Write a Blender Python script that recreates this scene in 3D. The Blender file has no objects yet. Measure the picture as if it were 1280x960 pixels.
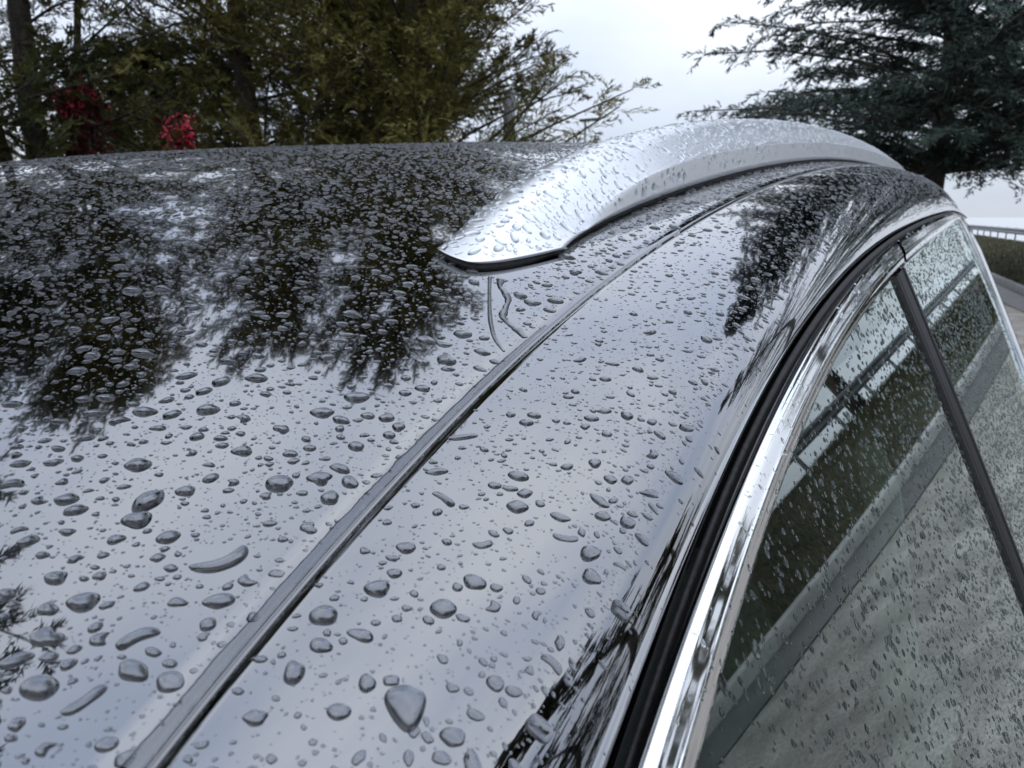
import bpy, math, random
import numpy as np
from mathutils import Vector, Matrix

R = math.radians
rng = np.random.default_rng(7)
random.seed(7)
scn = bpy.context.scene
COL = scn.collection
ZC = 1.60                       # camera height above the ground

# ------------------------------------------------------------------ camera
cam = bpy.data.objects.new("camera", bpy.data.cameras.new("camera"))
COL.objects.link(cam)
cam.data.sensor_width = 36.0
cam.data.lens = 36.0*931.0/1280.0
cam.data.clip_start = 0.01
cam.data.clip_end = 3000.0
cam.location = (0, 0, ZC)
PITCH = math.atan(210/931.0)
cam.rotation_euler = (math.pi/2-PITCH, 0, R(32.6))
cam.data.dof.use_dof = True
cam.data.dof.focus_distance = 0.25
cam.data.dof.aperture_fstop = 36.0
scn.camera = cam

# ------------------------------------------------------------------ sky (overcast) and sun
SUN_EL, SUN_AZ = R(52), R(165)
world = bpy.data.worlds.new("World")
scn.world = world
world.use_nodes = True
wn, wl = world.node_tree.nodes, world.node_tree.links
wn.clear()
wo = wn.new("ShaderNodeOutputWorld"); bg = wn.new("ShaderNodeBackground")
sky = wn.new("ShaderNodeTexSky"); sky.sky_type = 'NISHITA'; sky.sun_disc = False
sky.sun_elevation = SUN_EL; sky.sun_rotation = SUN_AZ
tc = wn.new("ShaderNodeTexCoord")
sep = wn.new("ShaderNodeSeparateXYZ"); wl.new(tc.outputs['Generated'], sep.inputs[0])
# overcast cloud deck: standard overcast luminance, brighter overhead, with soft cloud structure
mp = wn.new("ShaderNodeMapping"); mp.inputs['Scale'].default_value = (1.0, 1.0, 2.6)
wl.new(tc.outputs['Generated'], mp.inputs[0])
nz = wn.new("ShaderNodeTexNoise"); nz.inputs['Scale'].default_value = 1.7
nz.inputs['Detail'].default_value = 5.0; nz.inputs['Roughness'].default_value = 0.5
wl.new(mp.outputs[0], nz.inputs['Vector'])
cr = wn.new("ShaderNodeValToRGB")
cr.color_ramp.elements[0].position = 0.26; cr.color_ramp.elements[0].color = (0.44, 0.54, 0.76, 1)
cr.color_ramp.elements[1].position = 0.68; cr.color_ramp.elements[1].color = (0.92, 0.97, 1.06, 1)
wl.new(nz.outputs['Fac'], cr.inputs[0])
mr = wn.new("ShaderNodeMapRange"); mr.inputs['From Min'].default_value = 0.0; mr.inputs['From Max'].default_value = 1.0
mr.inputs['To Min'].default_value = 6.5; mr.inputs['To Max'].default_value = 19.5
wl.new(sep.outputs['Z'], mr.inputs['Value'])
vm = wn.new("ShaderNodeVectorMath"); vm.operation = 'SCALE'
wl.new(cr.outputs[0], vm.inputs[0]); wl.new(mr.outputs[0], vm.inputs['Scale'])
mx = wn.new("ShaderNodeMix"); mx.data_type = 'RGBA'; mx.inputs['Factor'].default_value = 0.90
wl.new(sky.outputs[0], mx.inputs['A']); wl.new(vm.outputs[0], mx.inputs['B'])
wl.new(mx.outputs['Result'], bg.inputs['Color'])
bg.inputs['Strength'].default_value = 0.115
wl.new(bg.outputs[0], wo.inputs[0])

sun = bpy.data.objects.new("sun", bpy.data.lights.new("sun", 'SUN'))
COL.objects.link(sun)
sun.data.energy = 0.7; sun.data.angle = R(70); sun.data.color = (1.0, 0.97, 0.92)
sd = Vector((math.sin(SUN_AZ)*math.cos(SUN_EL), math.cos(SUN_AZ)*math.cos(SUN_EL), math.sin(SUN_EL)))
sun.rotation_euler = sd.to_track_quat('Z', 'Y').to_euler()
sun.location = (0, 0, 30)

scn.view_settings.view_transform = 'Standard'
scn.view_settings.look = 'None'
scn.view_settings.exposure = 0.18
scn.view_settings.gamma = 1.0
scn.view_settings.use_curve_mapping = False
scn.render.engine = 'CYCLES'
scn.cycles.max_bounces = 12
scn.cycles.transparent_max_bounces = 16
scn.cycles.transmission_bounces = 10
scn.cycles.glossy_bounces = 6
scn.cycles.diffuse_bounces = 3
scn.cycles.use_denoising = True
scn.cycles.blur_glossy = 0.0

# ------------------------------------------------------------------ helpers
def empty(name, loc):
    o = bpy.data.objects.new(name, None); COL.objects.link(o); o.location = loc
    o.empty_display_size = 0.1
    return o

def tag(o, label=None, cat=None, group=None, kind=None):
    if label: o["label"] = label
    if cat: o["category"] = cat
    if group: o["group"] = group
    if kind: o["kind"] = kind
    return o

def mesh_np(name, V, F, smooth=True):
    """V (n,3); F list of lists or int array (m,3|4)."""
    me = bpy.data.meshes.new(name)
    V = np.asarray(V, np.float32)
    if isinstance(F, np.ndarray):
        k = F.shape[1]; nf = len(F)
        me.vertices.add(len(V)); me.vertices.foreach_set("co", V.ravel())
        me.loops.add(nf*k); me.loops.foreach_set("vertex_index", F.astype(np.int32).ravel())
        me.polygons.add(nf); me.polygons.foreach_set("loop_start", (np.arange(nf)*k).astype(np.int32))
        me.update(calc_edges=True)
    else:
        me.from_pydata(V.tolist(), [], F); me.update()
    if smooth:
        me.polygons.foreach_set("use_smooth", np.ones(len(me.polygons), bool))
    return me

def add(name, me, mat, parent=None):
    o = bpy.data.objects.new(name, me); COL.objects.link(o)
    if mat is not None and not me.materials: me.materials.append(mat)
    if parent is not None:
        o.parent = parent
        w = Vector((0, 0, 0)); p = parent
        while p is not None:
            w += p.location; p = p.parent
        o.location = -w         # vertices are given in world space
    return o

def grid(name, P, mat, parent=None, closed_j=False, smooth=True, flip=False):
    """P (n,m,3) -> quad grid"""
    P = np.asarray(P, float); n, m = P.shape[:2]
    idx = np.arange(n*m).reshape(n, m)
    a = idx[:-1, :-1]; b = idx[1:, :-1]; c = idx[1:, 1:]; d = idx[:-1, 1:]
    if closed_j:
        nx = np.roll(idx, -1, axis=1); a = idx[:-1]; b = idx[1:]; c = nx[1:]; d = nx[:-1]
    F = np.stack([a, b, c, d], -1).reshape(-1, 4)
    if flip: F = F[:, ::-1]
    return add(name, mesh_np(name, P.reshape(-1, 3), F, smooth), mat, parent)

class MB:
    """collects simple solids into one mesh"""
    def __init__(s): s.V = []; s.F = []
    def poly(s, V, F):
        k = len(s.V); s.V += [tuple(v) for v in V]; s.F += [[k+i for i in f] for f in F]; return s
    def box(s, c, d, rz=0.0, tap=1.0):
        x, y, z = d[0]/2, d[1]/2, d[2]/2
        V = []
        for sz in (-1, 1):
            t = tap if sz > 0 else 1.0
            for sx, sy in ((-1, -1), (1, -1), (1, 1), (-1, 1)):
                px, py = sx*x*t, sy*y*t
                V.append((c[0]+px*math.cos(rz)-py*math.sin(rz), c[1]+px*math.sin(rz)+py*math.cos(rz), c[2]+sz*z))
        return s.poly(V, [[3, 2, 1, 0], [4, 5, 6, 7], [0, 1, 5, 4], [1, 2, 6, 5], [2, 3, 7, 6], [3, 0, 4, 7]])
    def tube(s, pts, rad, n=8, cap=True):
        pts = [Vector(p) for p in pts]
        if not hasattr(rad, '__len__'): rad = [rad]*len(pts)
        V = []; F = []
        for i, p in enumerate(pts):
            t = (pts[min(i+1, len(pts)-1)]-pts[max(i-1, 0)]).normalized()
            a = t.orthogonal().normalized() if i == 0 else (a_prev-t*a_prev.dot(t)).normalized()
            a_prev = a; b = t.cross(a)
            for j in range(n):
                q = 2*math.pi*j/n
                V.append(p+(a*math.cos(q)+b*math.sin(q))*rad[i])
        for i in range(len(pts)-1):
            for j in range(n):
                F.append([i*n+j, i*n+(j+1) % n, (i+1)*n+(j+1) % n, (i+1)*n+j])
        if cap:
            F.append(list(range(n))[::-1]); F.append([(len(pts)-1)*n+j for j in range(n)])
        return s.poly(V, F)
    def build(s, name, mat, parent=None, smooth=False):
        me = bpy.data.meshes.new(name); me.from_pydata([tuple(v) for v in s.V], [], s.F); me.update()
        if smooth: me.polygons.foreach_set("use_smooth", np.ones(len(me.polygons), bool))
        return add(name, me, mat, parent)

def bevel(o, w, seg=2):
    m = o.modifiers.new("bevel", 'BEVEL'); m.width = w; m.segments = seg; m.limit_method = 'ANGLE'
    return o

# ------------------------------------------------------------------ materials
def mat(name, base=(0.5, 0.5, 0.5), rough=0.5, metal=0.0, **kw):
    m = bpy.data.materials.new(name); m.use_nodes = True
    b = m.node_tree.nodes["Principled BSDF"]
    b.inputs['Base Color'].default_value = (*base, 1); b.inputs['Roughness'].default_value = rough
    b.inputs['Metallic'].default_value = metal
    for k, v in kw.items():
        b.inputs[k.replace('_', ' ')].default_value = v
    return m

def noise_col(m, c1, c2, scale, detail=6, lo=0.35, hi=0.65, extra=None, obj=True):
    """noise-driven colour between c1 and c2 (object space)"""
    nt = m.node_tree; b = nt.nodes["Principled BSDF"]
    t = nt.nodes.new("ShaderNodeTexCoord"); n = nt.nodes.new("ShaderNodeTexNoise")
    n.inputs['Scale'].default_value = scale; n.inputs['Detail'].default_value = detail
    nt.links.new(t.outputs['Object'], n.inputs['Vector'])
    r = nt.nodes.new("ShaderNodeValToRGB")
    r.color_ramp.elements[0].position = lo; r.color_ramp.elements[0].color = (*c1, 1)
    r.color_ramp.elements[1].position = hi; r.color_ramp.elements[1].color = (*c2, 1)
    nt.links.new(n.outputs['Fac'], r.inputs[0])
    out = r.outputs[0]
    if extra:
        s2, k = extra
        n2 = nt.nodes.new("ShaderNodeTexNoise"); n2.inputs['Scale'].default_value = s2; n2.inputs['Detail'].default_value = 4
        nt.links.new(t.outputs['Object'], n2.inputs['Vector'])
        mm = nt.nodes.new("ShaderNodeMapRange"); mm.inputs['From Min'].default_value = 0.3; mm.inputs['From Max'].default_value = 0.7
        mm.inputs['To Min'].default_value = 1-k; mm.inputs['To Max'].default_value = 1+k
        nt.links.new(n2.outputs['Fac'], mm.inputs['Value'])
        v = nt.nodes.new("ShaderNodeVectorMath"); v.operation = 'SCALE'
        nt.links.new(out, v.inputs[0]); nt.links.new(mm.outputs[0], v.inputs['Scale'])
        out = v.outputs[0]
    nt.links.new(out, b.inputs['Base Color'])
    return m

def bump(m, scale, strength, dist=0.001, detail=3):
    nt = m.node_tree; b = nt.nodes["Principled BSDF"]
    t = nt.nodes.new("ShaderNodeTexCoord"); n = nt.nodes.new("ShaderNodeTexNoise")
    n.inputs['Scale'].default_value = scale; n.inputs['Detail'].default_value = detail
    nt.links.new(t.outputs['Object'], n.inputs['Vector'])
    u = nt.nodes.new("ShaderNodeBump"); u.inputs['Strength'].default_value = strength; u.inputs['Distance'].default_value = dist
    nt.links.new(n.outputs['Fac'], u.inputs['Height']); nt.links.new(u.outputs[0], b.inputs['Normal'])
    return m

M = {}
M['paint'] = mat('paint', (0.030, 0.032, 0.038), 0.06, 1.0, Coat_Weight=1.0, Coat_Roughness=0.002, Coat_IOR=2.65)
M['chrome'] = bump(mat('chrome', (0.86, 0.86, 0.86), 0.05, 1.0), 30, 0.02, 0.002)
M['satin'] = bump(mat('satin_aluminium', (0.64, 0.645, 0.65), 0.30, 1.0), 900, 0.05, 0.0003)
M['rubber'] = bump(noise_col(mat('rubber', rough=0.6, Specular_IOR_Level=0.2), (0.010, 0.010, 0.011), (0.022, 0.021, 0.021), 400), 1500, 0.6, 0.0004)
M['pillar'] = bump(mat('pillar_black', (0.010, 0.010, 0.011), 0.5, 0.0, Specular_IOR_Level=0.12), 700, 0.2, 0.0003)
M['gloss'] = bump(mat('gloss_black', (0.008, 0.008, 0.009), 0.22, 0.0, Specular_IOR_Level=0.35), 90, 0.15, 0.002)
M['moulding'] = mat('moulding', (0.02, 0.02, 0.022), 0.18, 0.0, Coat_Weight=1.0, Coat_Roughness=0.06, Coat_IOR=2.2)
M['lining'] = bump(noise_col(mat('headliner', rough=0.9), (0.05, 0.05, 0.048), (0.07, 0.07, 0.066), 300), 900, 0.4)
M['seat'] = bump(noise_col(mat('seat_fabric', rough=0.8), (0.012, 0.012, 0.013), (0.022, 0.022, 0.023), 200), 700, 0.4)
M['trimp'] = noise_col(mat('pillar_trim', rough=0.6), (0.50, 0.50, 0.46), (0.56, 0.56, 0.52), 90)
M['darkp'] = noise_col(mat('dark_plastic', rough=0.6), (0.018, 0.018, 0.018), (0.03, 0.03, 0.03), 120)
M['tyre'] = noise_col(mat('tyre', rough=0.8), (0.012, 0.012, 0.012), (0.025, 0.024, 0.023), 60)
M['rim'] = mat('rim', (0.55, 0.55, 0.56), 0.3, 1.0)

def water_mat():
    m = bpy.data.materials.new("rain_water"); m.use_nodes = True
    nt = m.node_tree; nt.nodes.clear()
    o = nt.nodes.new("ShaderNodeOutputMaterial"); g = nt.nodes.new("ShaderNodeBsdfGlass")
    g.inputs['IOR'].default_value = 1.333; g.inputs['Roughness'].default_value = 0.0
    g.inputs['Color'].default_value = (0.97, 0.985, 0.99, 1)
    nt.links.new(g.outputs[0], o.inputs[0])
    return m
M['water'] = water_mat()
# water on paint: grey tint painted in for the reflection the covered coat loses
M['water_paint'] = mat('rain_water_on_paint', (0.62, 0.64, 0.67), 0.0, 0.0, Transmission_Weight=1.0, IOR=1.333)

def glass_mat(name, tint, ior=1.62):
    m = bpy.data.materials.new(name); m.use_nodes = True
    nt = m.node_tree; nt.nodes.clear()
    o = nt.nodes.new("ShaderNodeOutputMaterial"); t = nt.nodes.new("ShaderNodeBsdfTransparent")
    t.inputs[0].default_value = (*tint, 1)
    g = nt.nodes.new("ShaderNodeBsdfGlossy"); g.inputs['Roughness'].default_value = 0.006; g.inputs['Color'].default_value = (0.92, 1.0, 0.97, 1)
    f = nt.nodes.new("ShaderNodeFresnel"); f.inputs['IOR'].default_value = ior
    x = nt.nodes.new("ShaderNodeMixShader")
    # the pane is one sheet: use the same reflectance from both sides
    geo = nt.nodes.new("ShaderNodeNewGeometry"); dp = nt.nodes.new("ShaderNodeVectorMath"); dp.operation = 'DOT_PRODUCT'
    nt.links.new(geo.outputs['Normal'], dp.inputs[0]); nt.links.new(geo.outputs['Incoming'], dp.inputs[1])
    ab = nt.nodes.new("ShaderNodeMath"); ab.operation = 'ABSOLUTE'; nt.links.new(dp.outputs['Value'], ab.inputs[0])
    om = nt.nodes.new("ShaderNodeMath"); om.operation = 'SUBTRACT'; om.inputs[0].default_value = 1.0; nt.links.new(ab.outputs[0], om.inputs[1])
    pw = nt.nodes.new("ShaderNodeMath"); pw.operation = 'POWER'; pw.inputs[1].default_value = 3.4; nt.links.new(om.outputs[0], pw.inputs[0])
    f0 = ((ior-1)/(ior+1))**2*1.7
    mr = nt.nodes.new("ShaderNodeMapRange"); mr.inputs['To Min'].default_value = f0; mr.inputs['To Max'].default_value = 1.0
    nt.links.new(pw.outputs[0], mr.inputs['Value'])
    nt.nodes.remove(f)
    nt.links.new(mr.outputs[0], x.inputs[0]); nt.links.new(t.outputs[0], x.inputs[1]); nt.links.new(g.outputs[0], x.inputs[2])
    nt.links.new(x.outputs[0], o.inputs[0])
    return m
M['glass'] = glass_mat('window_glass', (0.60, 0.75, 0.65))
M['privacy'] = glass_mat('privacy_glass', (0.20, 0.23, 0.21))

# ------------------------------------------------------------------ car body curves (camera at the origin, y along the car)
# --- GEO BEGIN
KS, A0, XC = 0.45, 0.0735, -0.68
def soft(y, y0, d=0.03):
    y = np.asarray(y, float); return y0 + d*np.logaddexp(0.0, (y-y0)/d)
def logpoly(c, y, y0, slope, droop, ys=1.75):
    y = np.asarray(y, float); q = soft(y, y0)
    q2 = np.minimum(q, 2.6)
    return np.polyval(c, np.log(q2+0.25)) + slope*(y-q) - droop*np.maximum(0, y-ys)**2 - 0.25*np.maximum(0, -0.05-y)**2
def aD(y): return 0.152-0.085*np.exp(-np.maximum(np.asarray(y, float), -0.1)/0.165)
def zD(y): return logpoly([-0.03601170390441098, -0.040483618741280376, 0.09852893597905095, 0.040145718681957175], y, 0.07, 0.13, 0.06)
def zE(y): return logpoly([0.01096673756430129, -0.017727682944759, 0.04555078547907739, -0.015424878928037851], y, 0.10, 0.30, 0.03)
def aE(y): return A0+0.0138+KS*zE(y)
def zT(y): return logpoly([0.006047423497125189, -0.018275283523277067, 0.04284946238658306, -0.018836856195829497], y, 0.10, 0.28, 0.02)
def aT(y): return A0+0.0068+KS*zT(y)
def zG(y): return logpoly([0.019598674355219687, -0.005197743023348516, 0.03276287266259896, -0.03515514750516458], y, 0.10, 0.28, 0.02)
def aG(y): return A0+KS*zG(y)
def HR(y): return 0.047+0.022*np.exp(-((np.asarray(y, float)-0.20)/0.33)**2)
WM = 0.0031                      # width of the roof joint
def roof_z(x, y):
    xd = -aD(y)-WM; s = (xd-x)/(xd-XC)
    return zD(y)-0.0005+HR(y)*(1-(1-s)**2)
def side_P(y, t):
    """cantrail panel, t 0 at the roof joint .. 1 at the door gap"""
    y = np.asarray(y, float); t = np.asarray(t, float)
    w = aD(y)-aE(y); h = zD(y)-zE(y)
    x0, z0, x3, z3 = -aD(y), zD(y), -aE(y), zE(y)
    x1, z1 = x0+0.64*w, z0-np.minimum(0.64*w*0.17, 0.40*h)
    x2, z2 = x3-0.05*w, z3+0.56*h
    b0, b1, b2, b3 = (1-t)**3, 3*t*(1-t)**2, 3*t*t*(1-t), t**3
    return np.stack([b0*x0+b1*x1+b2*x2+b3*x3, y+0*t, b0*z0+b1*z1+b2*z2+b3*z3], -1)
def roof_P(y, x): return np.stack([x+0*y, y+0*x, roof_z(x, y)], -1)
# roof rail
RW = np.array([0, .10, .25, .45, .65, .82, .93, 1.0])
def rail_P(q, w):
    """q = distance along the rail (0..1), w = 0 outboard foot .. 1 inboard foot; surface of the rail's shell"""
    q, w = np.broadcast_arrays(np.asarray(q, float), np.asarray(w, float))
    y00 = 0.2585; L = 1.80
    nose = 0.052*np.clip(1-w/0.55, 0, 1)**2.2+0.004*np.clip((w-0.6)/0.4, 0, 1)**2
    yl = y00+q*L
    e1 = np.maximum(0, yl-y00); e2 = np.maximum(0, y00+L-yl)
    y = yl+nose*np.exp(-e1/0.13)-nose*1.5*np.exp(-e2/0.10)
    ao = 0.1825-0.0135*np.exp(-e1/0.085)                # outboard foot
    wd = 0.060-0.022*np.exp(-(e1/0.10)**1.3)-0.02*np.exp(-e2/0.10)
    g = lambda v, s, p: 1-np.exp(-(v/s)**p)
    d = np.minimum(e1, 0.69*e2)
    hc = 0.0180*g(np.maximum(d-0.055, 0), 0.085, 1.3)     # crease height
    ht = 0.0370*g(np.maximum(d, 0), 0.150, 1.08)          # crest height
    # profile: outboard face, crease, sloping top, crest, inboard roll
    wc = 0.002+0.098*g(np.maximum(d-0.035, 0), 0.06, 1.5)  # the crease starts from the nose
    t = np.clip((w-wc)/(0.60-wc), 0, 1)
    up = hc+(ht-hc)*np.sin(t*math.pi/2)**(0.75+0.4*np.clip(d/0.15, 0, 1))
    t2 = np.clip((w-0.60)/0.40, 0, 1)
    dn = ht*np.sqrt(np.clip(1-t2**2.3, 0, 1))
    h = np.where(w < wc, hc*np.clip(w/wc, 0, 1), np.where(w < 0.60, up, dn))
    x = -(ao+wd*np.where(w < wc, 0.02*w/wc, (w-wc)/(1-wc)*0.98+0.02))
    return np.stack([x, y, roof_z(x, y)+0.0034+h], -1)
# side glass sheet
def glass_P(y, z): 
    return np.stack([-(A0+0.0015+KS*z)+0.05*(z+0.2)*(z+0.05)*0, y+0*z, z+0*y], -1)
# --- GEO END
OFF = np.array([0, 0, ZC])

# ------------------------------------------------------------------ ground, road, kerb, verge
def mat_ground():
    m = mat('asphalt', rough=0.62)
    noise_col(m, (0.15, 0.136, 0.115), (0.30, 0.278, 0.245), 2.2, 10, 0.34, 0.66, extra=(45, 0.45))
    return bump(m, 160, 0.5, 0.004)
M['asphalt'] = mat_ground()
M['dark_asphalt'] = bump(noise_col(mat('dark_gutter_asphalt', rough=0.45), (0.045, 0.043, 0.040), (0.085, 0.08, 0.075), 2.0, extra=(50, 0.4)), 120, 0.5, 0.004)  # darker asphalt for the strip along the kerb
M['soil'] = bump(noise_col(mat('verge_soil', rough=0.95), (0.022, 0.024, 0.012), (0.060, 0.055, 0.030), 3.0, extra=(40, 0.4)), 50, 0.8, 0.02)
M['concrete'] = bump(noise_col(mat('kerb_concrete', rough=0.8), (0.30, 0.295, 0.28), (0.42, 0.41, 0.39), 4.0, extra=(60, 0.2)), 120, 0.4, 0.003)
M['grass'] = noise_col(mat('grass_blades', rough=0.6), (0.036, 0.042, 0.014), (0.085, 0.076, 0.034), 1.2, extra=(9, 0.4))
M['galv'] = noise_col(mat('galvanised_steel', rough=0.6, metal=0.2), (0.16, 0.165, 0.17), (0.24, 0.245, 0.25), 5)
M['pale_haze'] = noise_col(mat('pale_far_ground', rough=0.22, Coat_Weight=0.6, Coat_Roughness=0.12), (0.46, 0.46, 0.46), (0.56, 0.56, 0.56), 0.4)  # pale tone painted in for the bright hazy sky low beyond the guardrail

def cr_spline(pts, n):
    pts = np.asarray(pts, float); k = len(pts)
    t = np.linspace(0, k-1, n); i = np.clip(t.astype(int), 0, k-2); u = (t-i)[:, None]
    p = lambda j: pts[np.clip(j, 0, k-1)]
    a, b, c, d = p(i-1), p(i), p(i+1), p(i+2)
    return 0.5*(2*b+(c-a)*u+(2*a-5*b+4*c-d)*u**2+(3*b-a-3*c+d)*u**3)
KERB = cr_spline([(10.5, -10), (8.2, -3), (6.6, 1), (5.1, 3.6), (3.9, 6.0), (2.45, 10), (0.75, 18), (-0.35, 25), (-3.0, 42), (-8, 75), (-20, 150)], 240)
TK = np.gradient(KERB, axis=0); TK /= np.linalg.norm(TK, axis=1)[:, None]
NK = np.stack([TK[:, 1], -TK[:, 0]], 1)       # to the right of the road
def strip(offs_z, name, m, parent=None, smooth=False):
    P = np.stack([np.c_[KERB+NK*o, np.full(len(KERB), z)] for o, z in offs_z], 1)
    return grid(name, P, m, parent, smooth=smooth)

big = 900.0
gm = MB().poly([(-big, -big, 0), (big, -big, 0), (big, big, 0), (-big, big, 0)], [[0, 1, 2, 3]]).build('ground', M['pale_haze'])
tag(gm, kind='structure')
rd = strip([(-34, 0.004), (-20, 0.02), (-8, 0.03), (-0.3, 0.012), (0.02, 0.006)], 'road', M['asphalt']); tag(rd, kind='structure')
gt = strip([(-0.75, 0.0245), (-0.3, 0.0165), (-0.02, 0.0105)], 'gutter', M['dark_asphalt']); tag(gt, kind='structure')
kb = strip([(0.0, 0.0), (0.012, 0.115), (0.03, 0.13), (0.16, 0.132), (0.165, 0.0)], 'kerb', M['concrete']); tag(kb, kind='structure')
vg = strip([(0.165, 0.12), (0.6, 0.13), (1.6, 0.18), (2.8, 0.22), (4.2, 0.25), (5.0, 0.22), (7, 0.08), (9, 0.012)], 'verge', M['soil'], smooth=True)
tag(vg, kind='structure')
fr = strip([(5.3, 0.215), (7, 0.085), (9.2, 0.016), (60, 0.012), (260, 0.012)], 'pale_far_ground', M['pale_haze']); tag(fr, kind='structure')  # added pale sheet, stands in for haze behind the guardrail
# planting bed on the left of the car and under the cedar
bed = MB().poly([(-3.3, -14, 0.10), (-3.3, 9, 0.10), (-1.6, 15, 0.10), (-1.2, 17, 0.1), (-2.2, 26, 0.10), (-60, 60, 0.10), (-60, -14, 0.10),
                 (-3.3, -14, 0), (-3.3, 9, 0), (-1.6, 15, 0), (-1.2, 17, 0), (-2.2, 26, 0), (-60, 60, 0), (-60, -14, 0)],
                [[0, 1, 2, 3, 4, 5, 6][::-1]]+[[i, (i+1) % 7, (i+1) % 7+7, i+7] for i in range(7)]).build('planting_bed', M['soil'])
tag(bed, kind='structure')
bc = MB()
edge = [(-3.3, -14), (-3.3, 9), (-1.6, 15), (-1.2, 17), (-2.2, 26)]
for (x0, y0), (x1, y1) in zip(edge[:-1], edge[1:]):
    l = math.hypot(x1-x0, y1-y0); bc.box(((x0+x1)/2+0.06, (y0+y1)/2, 0.062), (0.14, l+0.05, 0.124), math.atan2(y1-y0, x1-x0)-math.pi/2)
tag(bc.build('bed_kerb', M['concrete']), kind='structure')

# grass on the verge (one mass of blades)
def blades(n, path_i, off, h, w, zf):
    i = rng.integers(path_i[0], path_i[1], n); o = rng.uniform(off[0], off[1], n)
    f = rng.random(n)[:, None]
    c = KERB[i]*(1-f)+KERB[np.minimum(i+1, len(KERB)-1)]*f + NK[i]*o[:, None]
    z = zf(o)
    a = rng.uniform(0, 2*np.pi, n); hh = h*rng.uniform(0.5, 1.3, n); lean = rng.normal(0, 0.35, (n, 2))*hh[:, None]
    dx = np.stack([np.cos(a), np.sin(a)], 1)*(w*rng.uniform(0.7, 1.3, n))[:, None]
    v0 = np.c_[c-dx, z]; v1 = np.c_[c+dx, z]; v2 = np.c_[c+lean, z+hh]
    return np.stack([v0, v1, v2], 1).reshape(-1, 3)
zf = lambda o: np.interp(o, [0.165, 0.6, 1.6, 2.8, 4.2, 5, 7, 9], [0.12, 0.13, 0.18, 0.22, 0.25, 0.22, 0.08, 0.012])-0.01
jn = np.searchsorted(KERB[:, 1], 0); jm = np.searchsorted(KERB[:, 1], 16); jf = np.searchsorted(KERB[:, 1], 62)
V = np.r_[blades(70000, (jn, jm), (0.17, 5.2), 0.09, 0.006, zf), blades(50000, (jm, jf), (0.17, 5.2), 0.12, 0.014, zf)]
gr = add('verge_grass', mesh_np('verge_grass', V, np.arange(len(V)).reshape(-1, 3), False), M['grass'])
tag(gr, 'short rough olive green grass covering the verge behind the kerb', 'grass', kind='stuff')

# guardrail
gr_root = empty('guardrail', (float((KERB+NK*4.3)[jm][0]), float((KERB+NK*4.3)[jm][1]), 0.2))
tag(gr_root, 'long grey galvanised steel guardrail along the far edge of the grass verge', 'guardrail')
prof = [(0.0, 0.45), (-0.03, 0.48), (-0.05, 0.52), (-0.03, 0.56), (0.0, 0.59), (0.0, 0.61), (-0.03, 0.64), (-0.05, 0.68), (-0.03, 0.72), (0.0, 0.75), (0.012, 0.75), (0.012, 0.45)]
j0 = np.searchsorted(KERB[:, 1], 0)
KG = KERB[j0:]; NG = NK[j0:]
P = np.stack([np.c_[KG+NG*(4.3+o), np.full(len(KG), 0.25+z)] for o, z in prof], 1)
grid('rail_beam', P, M['galv'], gr_root, smooth=True)
pm = MB().box((0, 0, 0.42), (0.07, 0.12, 0.84)).build('post', M['galv'], gr_root).data
pts_post = []
d = np.r_[0, np.cumsum(np.linalg.norm(np.diff(KG, axis=0), axis=1))]
first = [o for o in gr_root.children if o.name.startswith('post')][0]
for k, s in enumerate(np.arange(0.5, 88, 2.6)):
    x = np.interp(s, d, (KG+NG*4.39)[:, 0]); y = np.interp(s, d, (KG+NG*4.39)[:, 1])
    o = first if k == 0 else first.copy()
    if k: COL.objects.link(o)
    o.location = Vector((x, y, 0.18))-gr_root.location

# ------------------------------------------------------------------ the car
car = empty('parked_car', (XC, 0.7, 0))
tag(car, 'rain-covered dark grey car filling the foreground, with silver roof rail and chrome window trim', 'car')
def W(P): return np.asarray(P)+OFF
def mir(P):
    Q = np.array(P, float); Q[..., 0] = 2*XC-Q[..., 0]; return Q

yr = np.r_[np.linspace(-0.36, 0.7, 170), np.linspace(0.71, 2.65, 110)]
su = np.linspace(0, 2, 160)[None]; yy = yr[:, None]
xx = (-aD(yy)-WM)*(1-su)+su*XC
Zr = roof_z(xx, yy)
Pr = np.stack([xx, yy+0*su, Zr], -1)
hemL = Pr[:, :1].copy(); hemL[..., 0] += 0.0006; hemL[..., 2] -= 0.0009
hemL2 = Pr[:, :1].copy(); hemL2[..., 0] += 0.0008; hemL2[..., 2] -= 0.006
roof = grid('roof_panel', W(np.concatenate([hemL2, hemL, Pr, mir(hemL), mir(hemL2)], 1)), M['paint'], car, flip=True)

ys = np.r_[np.linspace(-1.05, -0.2, 40), np.linspace(-0.19, 0.8, 190), np.linspace(0.81, 2.75, 120)]
tt = np.linspace(0, 1, 48)[None]
Ps = side_P(ys[:, None]+0*tt, tt+0*ys[:, None])
h1 = Ps[:, :1].copy(); h1[..., 0] -= 0.0006; h1[..., 2] -= 0.0009
h2 = Ps[:, :1].copy(); h2[..., 0] -= 0.0008; h2[..., 2] -= 0.006
e1 = Ps[:, -1:].copy(); e1[..., 0] -= 0.0002; e1[..., 2] -= 0.0022
e2 = Ps[:, -1:].copy(); e2[..., 0] -= 0.0050; e2[..., 2] -= 0.0040
Pside = np.concatenate([h2, h1, Ps, e1, e2], 1)
grid('cantrail_panel', W(Pside), M['paint'], car)
grid('cantrail_panel', W(mir(Pside)), M['paint'], car, flip=True)

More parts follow.
